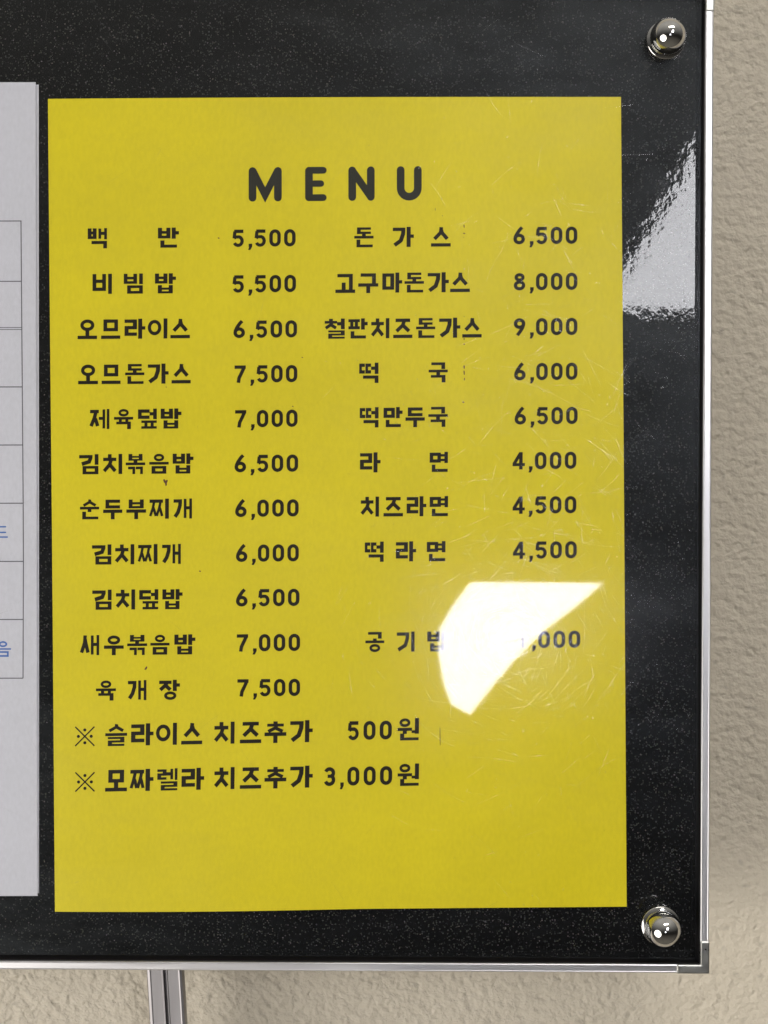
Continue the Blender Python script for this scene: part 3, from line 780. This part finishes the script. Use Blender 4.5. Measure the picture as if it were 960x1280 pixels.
# title
ink = Ink(on_yellow)
gl = Glyph(ink, lambda u, v: (u, v - 0.0075 * (u - 330)))
t = 9.6; q = t / 2
def rl(p, closed=False, tt=t): gl.line(p, tt, closed, caps=True)
ya, yb = 209.4 + q, 252.4 - q
rl([(311 + q, yb), (311 + q, ya)]); rl([(352.3 - q, yb), (352.3 - q, ya)]); rl([(311.6 + q, ya), (331.6, yb - 3.5), (351.7 - q, ya)], tt=t * .92)
rl([(381.5 + q, yb), (381.5 + q, ya)]); rl([(381.5 + q, ya - .4), (409 - q, ya - .4)], tt=t * .88); rl([(381.5 + q, yb + .4), (409 - q, yb + .4)], tt=t * .88); rl([(381.5 + q, 230.4), (406 - q, 230.4)], tt=t * .84)
rl([(435.5 + q, yb), (435.5 + q, ya)]); rl([(468.3 - q, yb), (468.3 - q, ya)]); rl([(435.8 + q, ya + .5), (468 - q, yb - .5)], tt=t * .95)
rl([(496 + q, ya), (496 + q, yb - 11)] + arc(511.5, yb - 10.7, 15.5 - q, 10.7, 170, 10, 12) + [(527 - q, yb - 11), (527 - q, ya)])
ink.build('title', M_TITLE, ysheet)

# small stains and specks on the card
def blot(px, py, pts, mat, name='stain'):
    ink = Ink(on_yellow); ink.poly([(px + a, py + b_) for a, b_ in pts]); return ink.build(name, mat, ysheet)
blot(207, 603, [(-3, -3.5), (-1, -4), (0, -2), (2.2, -3.6), (3, -2), (1.6, 1), (1.8, 3.6), (0, 4.6), (-.6, 1), (-2, 0)], M_STAIN)
blot(182.5, 835, [(-2, 1.6), (-.5, -1), (1.2, -2.4), (1.8, -1), (.8, 1.6), (-1, 2.4)], M_STAIN)
for (x, y, a, b_) in ((580, 283, .7, 2.2), (580, 292, 1.6, .8), (579.5, 297, .6, .6), (580, 396, .6, .8), (580, 424, .7, 1.4), (580, 430.5, .8, 1), (580, 459, .9, 2.4), (580, 466, .8, 3), (580.5, 474, .7, 1.8), (273.5, 298, 1.3, .9), (378, 447, 1, .7),
                      (208, 484, .8, .6), (250, 714, 1.2, 1), (366, 508, 1.2, .6), (579, 503, 1.4, .8), (553, 270, .6, .9), (544, 262, .5, 2.0), (552, 249, .5, 1.2)):
    blot(x, y, [(-a, -b_ * .6), (0, -b_), (a, -b_ * .3), (a * .7, b_), (-a * .6, b_ * .8)], M_STAIN if a > .65 else M_FADED)
blot(550, 921, [(-.45, -11), (.3, -11), (.5, 0), (.6, 10), (-.2, 10.5), (-.4, 1)], M_INK)

# ------------------------------------------------------------------ the white sheets at the left
def white_y(off):
    return lambda x, z: off - 0.00012 * (1 + sin(20 * (z - ZC) + 8 * x))
wback = make_sheet('paper_sheet', ((-668, 107.5), (48.0, 105.3), (48.3, 1117.0), (-664, 1119.5)), white_y(0.0007), M_WHITE, 0.0001, 16, 24)
tag(wback, 'blank white sheet just peeping out behind the gridded sheet', 'paper')
wy = white_y(0.0003)
wfront = make_sheet('paper_sheet', ((-669, 104.8), (44.6, 102.6), (46.9, 1120.0), (-665, 1122)), wy, M_WHITE, 0.0001, 16, 24)
tag(wfront, 'white sheet with a ruled table and blue Korean words at the left edge', 'paper')
def on_white(px, py, lift):
    p = P(px, py); return Vector((p.x, wy(p.x, p.z) - lift, p.z))
ink = Ink(on_white); gl = Glyph(ink, lambda u, v: (u, v))
def vx(y): return 26.2 + (y - 276) * (2.9 / 400) if y < 676 else 29.1 - (y - 676) * .003
lw = 1.25
gl.line([(vx(y), y) for y in (275.5, 351, 411, 484, 556, 629, 702, 774, 848)], lw)
gl.line([(-640, 278), (-636, 850)], lw)
for y, t_ in ((276.2, lw), (351.6, lw), (409.4, .9), (411.9, .9), (483.6, lw), (556.2, lw), (629, lw), (701.8, lw), (774.4, lw), (847.8, lw)):
    gl.line([(-638, y + 1.2), (vx(y), y)], t_)
ink.build('table_rule', M_LINE, wfront)
ink = Ink(on_white)
def Tb(x0, y0, wx, hy): return lambda u, v: (x0 + u / 100 * wx, y0 + v / 100 * hy)
gl = Glyph(ink, Tb(-9.0, 657.6, 18.6, 14.6), 12, 12)
gl.C('ㄷ', 10, 0, 88, 60); gl.H(0, 100, 94, 12)
ink.build('printed_word', M_BLUE, wfront)
ink = Ink(on_white); gl = Glyph(ink, Tb(-6.5, 801.5, 20.0, 19.6), 11, 11)
gl.C('ㅇ', 14, 0, 86, 38); gl.H(0, 100, 50, 9.5); gl.C('ㅁ', 14, 64, 86, 100)
ink.build('printed_word', M_BLUE, wfront)

# ------------------------------------------------------------------ two unseen light panels added in front of the board, shaped from their mirrored outlines
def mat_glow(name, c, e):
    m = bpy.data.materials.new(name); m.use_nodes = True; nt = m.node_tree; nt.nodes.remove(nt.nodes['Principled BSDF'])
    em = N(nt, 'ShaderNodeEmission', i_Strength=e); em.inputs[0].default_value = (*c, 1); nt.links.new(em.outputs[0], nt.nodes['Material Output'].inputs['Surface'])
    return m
def add_light_panel(name, pix, on_cover, c, e, label, yoff=0.0):
    pts = [mirror_to(px, py, on_cover, -LIGHT_D - yoff) for px, py in pix]
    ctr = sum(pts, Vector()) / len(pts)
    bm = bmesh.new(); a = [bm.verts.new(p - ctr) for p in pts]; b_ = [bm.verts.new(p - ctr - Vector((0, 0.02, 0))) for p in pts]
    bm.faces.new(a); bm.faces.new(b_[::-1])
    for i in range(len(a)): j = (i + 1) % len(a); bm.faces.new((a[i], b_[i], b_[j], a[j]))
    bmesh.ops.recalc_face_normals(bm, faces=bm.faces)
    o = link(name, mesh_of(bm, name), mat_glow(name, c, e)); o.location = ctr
    tag(o, label, 'light panel'); return o
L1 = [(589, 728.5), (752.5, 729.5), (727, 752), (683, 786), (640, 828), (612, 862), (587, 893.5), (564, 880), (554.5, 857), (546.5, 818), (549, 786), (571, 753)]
add_light_panel('light_panel', L1, True, (0.90, 0.90, 1.0), LIGHT_E, 'added wedge-shaped light panel, outlined to mirror over the lower menu prices')
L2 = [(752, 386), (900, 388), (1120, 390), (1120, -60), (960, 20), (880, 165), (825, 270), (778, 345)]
add_light_panel('light_panel', L2, False, (0.97, 0.96, 1.0), 16.0, 'added slanting light panel, outlined to mirror in the black panel right of the menu', 0.05)
